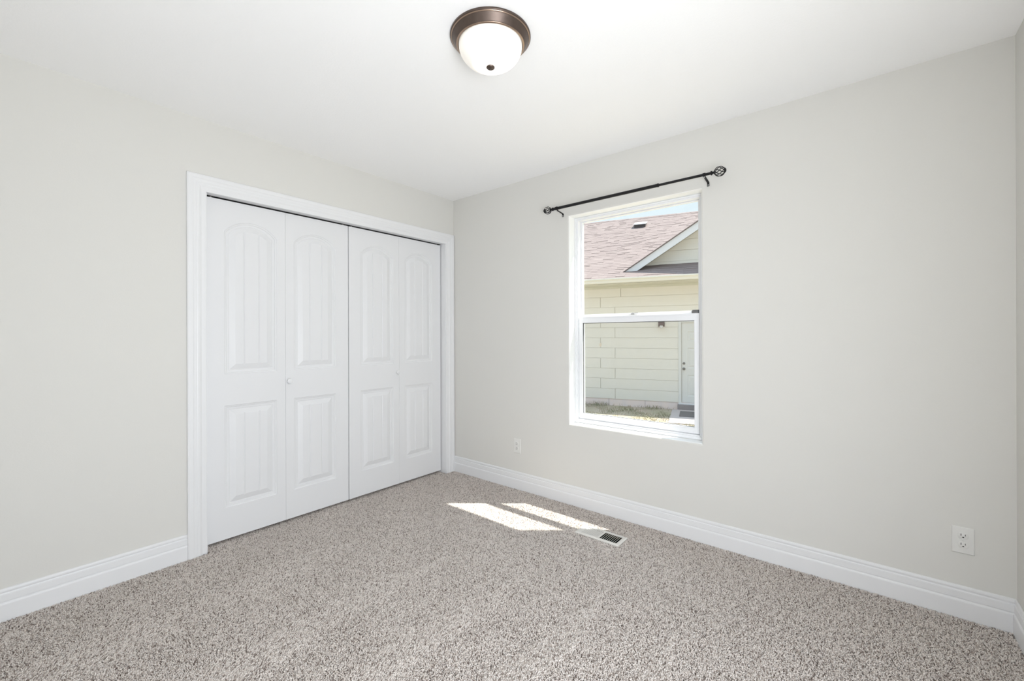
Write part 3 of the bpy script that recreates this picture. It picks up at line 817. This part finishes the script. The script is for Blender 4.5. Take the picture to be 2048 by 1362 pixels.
b.loft([[(dl0, yf, dz0), (dl1, yf, dz0), (dl1, yf, dz1), (dl0, yf, dz1)], [(dl0, .021, dz0), (dl1, .021, dz0), (dl1, .021, dz1), (dl0, .021, dz1)]], True, (False, True))
dr = b.build('entry_door', M['doorx'], house)
for nm, zz, rr in (('door_knob', 0.378, 0.030), ('deadbolt', 0.513, 0.026)):
    MB().lathe([(0.0005, yf - (.055 if nm == 'door_knob' else .022)), (rr * .8, yf - (.050 if nm == 'door_knob' else .020)), (rr, yf - (.036 if nm == 'door_knob' else .014)), (rr * .6, yf - .010), (rr * 1.15, yf - .006), (rr * 1.15, yf)], (0.128, 0, zz), 'y', 20).build(nm, M['knobx'], dr, smooth=True)
b = MB(); b.box(0.0, 1.08, -0.060, 0.03, -0.500, -0.474); b.build('threshold', M['whitex'], house, bevel=.004)
# wall lamp beside the door
wl = empty('wall_lamp', NB + Matrix.Rotation(NR, 3, 'Z') @ Vector((-0.395, -0.001, 1.45)), NR)
tag(wl, 'small brown outdoor wall lamp on the cream siding left of the door', 'wall lamp')
b = MB(); b.box(-0.075, 0.075, -0.022, -0.0005, -0.02, 0.12); b.build('back_plate', M['brownx'], wl, bevel=.006)
b = MB(); b.hexa([(-.055, -.14, .01), (.055, -.14, .01), (.055, -.022, .01), (-.055, -.022, .01), (-.075, -.12, .085), (.075, -.12, .085), (.075, -.022, .085), (-.075, -.022, .085)]); b.build('hood', M['brownx'], wl, bevel=.008)
b = MB(); b.lathe([(0.0005, 0.0095), (0.040, 0.0095), (0.046, -0.01), (0.042, -0.045), (0.028, -0.062), (0.0005, -0.066)], (0, -.080, 0), 'z', 24); b.build('lamp_globe', M['whitex'], wl, smooth=True)
# step, walk, mat
def nloc(x, y, z): return NB + Matrix.Rotation(NR, 3, 'Z') @ Vector((x, y, z))
st = empty('door_step', nloc(0.54, -0.06, GZ), NR); tag(st, 'dark concrete step under the neighbouring house door', 'step')
b = MB(); b.box(-0.56, 0.62, -0.05, 0.068, 0.0, 0.138); b.build('step_block', M['riser'], st, bevel=.006)
pdm = MB(); pdm.box(-0.68, 1.2, -1.80, -0.052, -0.05, 0.022)
po = pdm.build('walkway', M['pad'], None, bevel=.008); po.location = nloc(0.54, -0.06, GZ); po.rotation_euler = (0, 0, NR)
S(po, 'pale concrete pad in front of the neighbouring house door', 'walkway')
mt = empty('doormat', nloc(0.47, -0.72, GZ + 0.022), NR); tag(mt, 'dark grey doormat on the pale concrete pad', 'doormat')
b = MB(); b.box(-0.40, 0.40, -0.33, 0.33, 0.0, 0.012); b.build('mat_pile', M['mat'], mt, bevel=.004)
b = MB()
for a_ in ((-0.41, 0.41, -0.345, -0.331), (-0.41, 0.41, 0.331, 0.345), (-0.415, -0.401, -0.345, 0.345), (0.401, 0.415, -0.345, 0.345)): b.box(*a_, 0.0, 0.010)
b.build('rubber_edge', M['ventd'], mt)
# ground and grass
g = MB()
NGR = 60
g.add([(-40, 0.17, GZ), (40, 0.17, GZ), (40, 45, GZ), (-40, 45, GZ)], [(0, 1, 2, 3)])
go = g.build('ground', M['earth']); S(go, 'patchy dry lawn soil between the two houses', 'ground')
def grass():
    rng = np.random.default_rng(4)
    n = 26000
    s_ = rng.uniform(-4.5, 2.6, n); d = rng.beta(0.9, 1.3, n) * 4.6 + 0.02
    clump = np.sin(s_ * 3.7) * np.sin(d * 4.1 + s_) + 0.8 * np.sin(s_ * 9.1 + d * 3) * np.sin(d * 7.7)
    keep = (clump + rng.normal(0, .5, n) > -0.15) & ~((s_ > -0.12) & (s_ < 1.72) & (d < 1.84))
    s_, d, clump = s_[keep], d[keep], clump[keep]; n = len(s_)
    X_ = s_; Y_ = -d
    h = rng.uniform(.02, .055, n) * (1 + .9 * (d < .12)) * (1 + .3 * clump.clip(0)); a = rng.uniform(0, 2 * math.pi, n); w = rng.uniform(.003, .006, n)
    lx, ly = rng.normal(0, .5, n) * h, rng.normal(0, .5, n) * h
    V = np.zeros((n, 5, 3), np.float32)
    for i, (t, ws) in enumerate(((0, 1), (0, -1), (.55, .8), (.55, -.8), (1, 0))):
        V[:, i, 0] = X_ + ws * w * np.cos(a) + lx * t * t; V[:, i, 1] = Y_ + ws * w * np.sin(a) + ly * t * t; V[:, i, 2] = GZ - .003 + h * t
    faces = []
    base = np.arange(n) * 5
    F4 = np.stack([base, base + 1, base + 3, base + 2], 1); F3 = np.stack([base + 2, base + 3, base + 4], 1)
    me = bpy.data.meshes.new('grass')
    me.from_pydata(V.reshape(-1, 3).tolist(), [], F4.tolist() + F3.tolist())
    tone = np.clip(0.40 + 0.28 * clump + rng.normal(0, .2, n), 0, 1)
    at = me.attributes.new('tone', 'FLOAT', 'POINT'); at.data.foreach_set('value', np.repeat(tone, 5).astype(np.float32))
    me.materials.append(M['grass']); me.update()
    o = bpy.data.objects.new('grass', me); col.objects.link(o); o.location = NB; o.rotation_euler = (0, 0, NR)
    tag(o, 'short patchy grass along the foundation of the cream house', 'grass', kind='stuff')
grass()
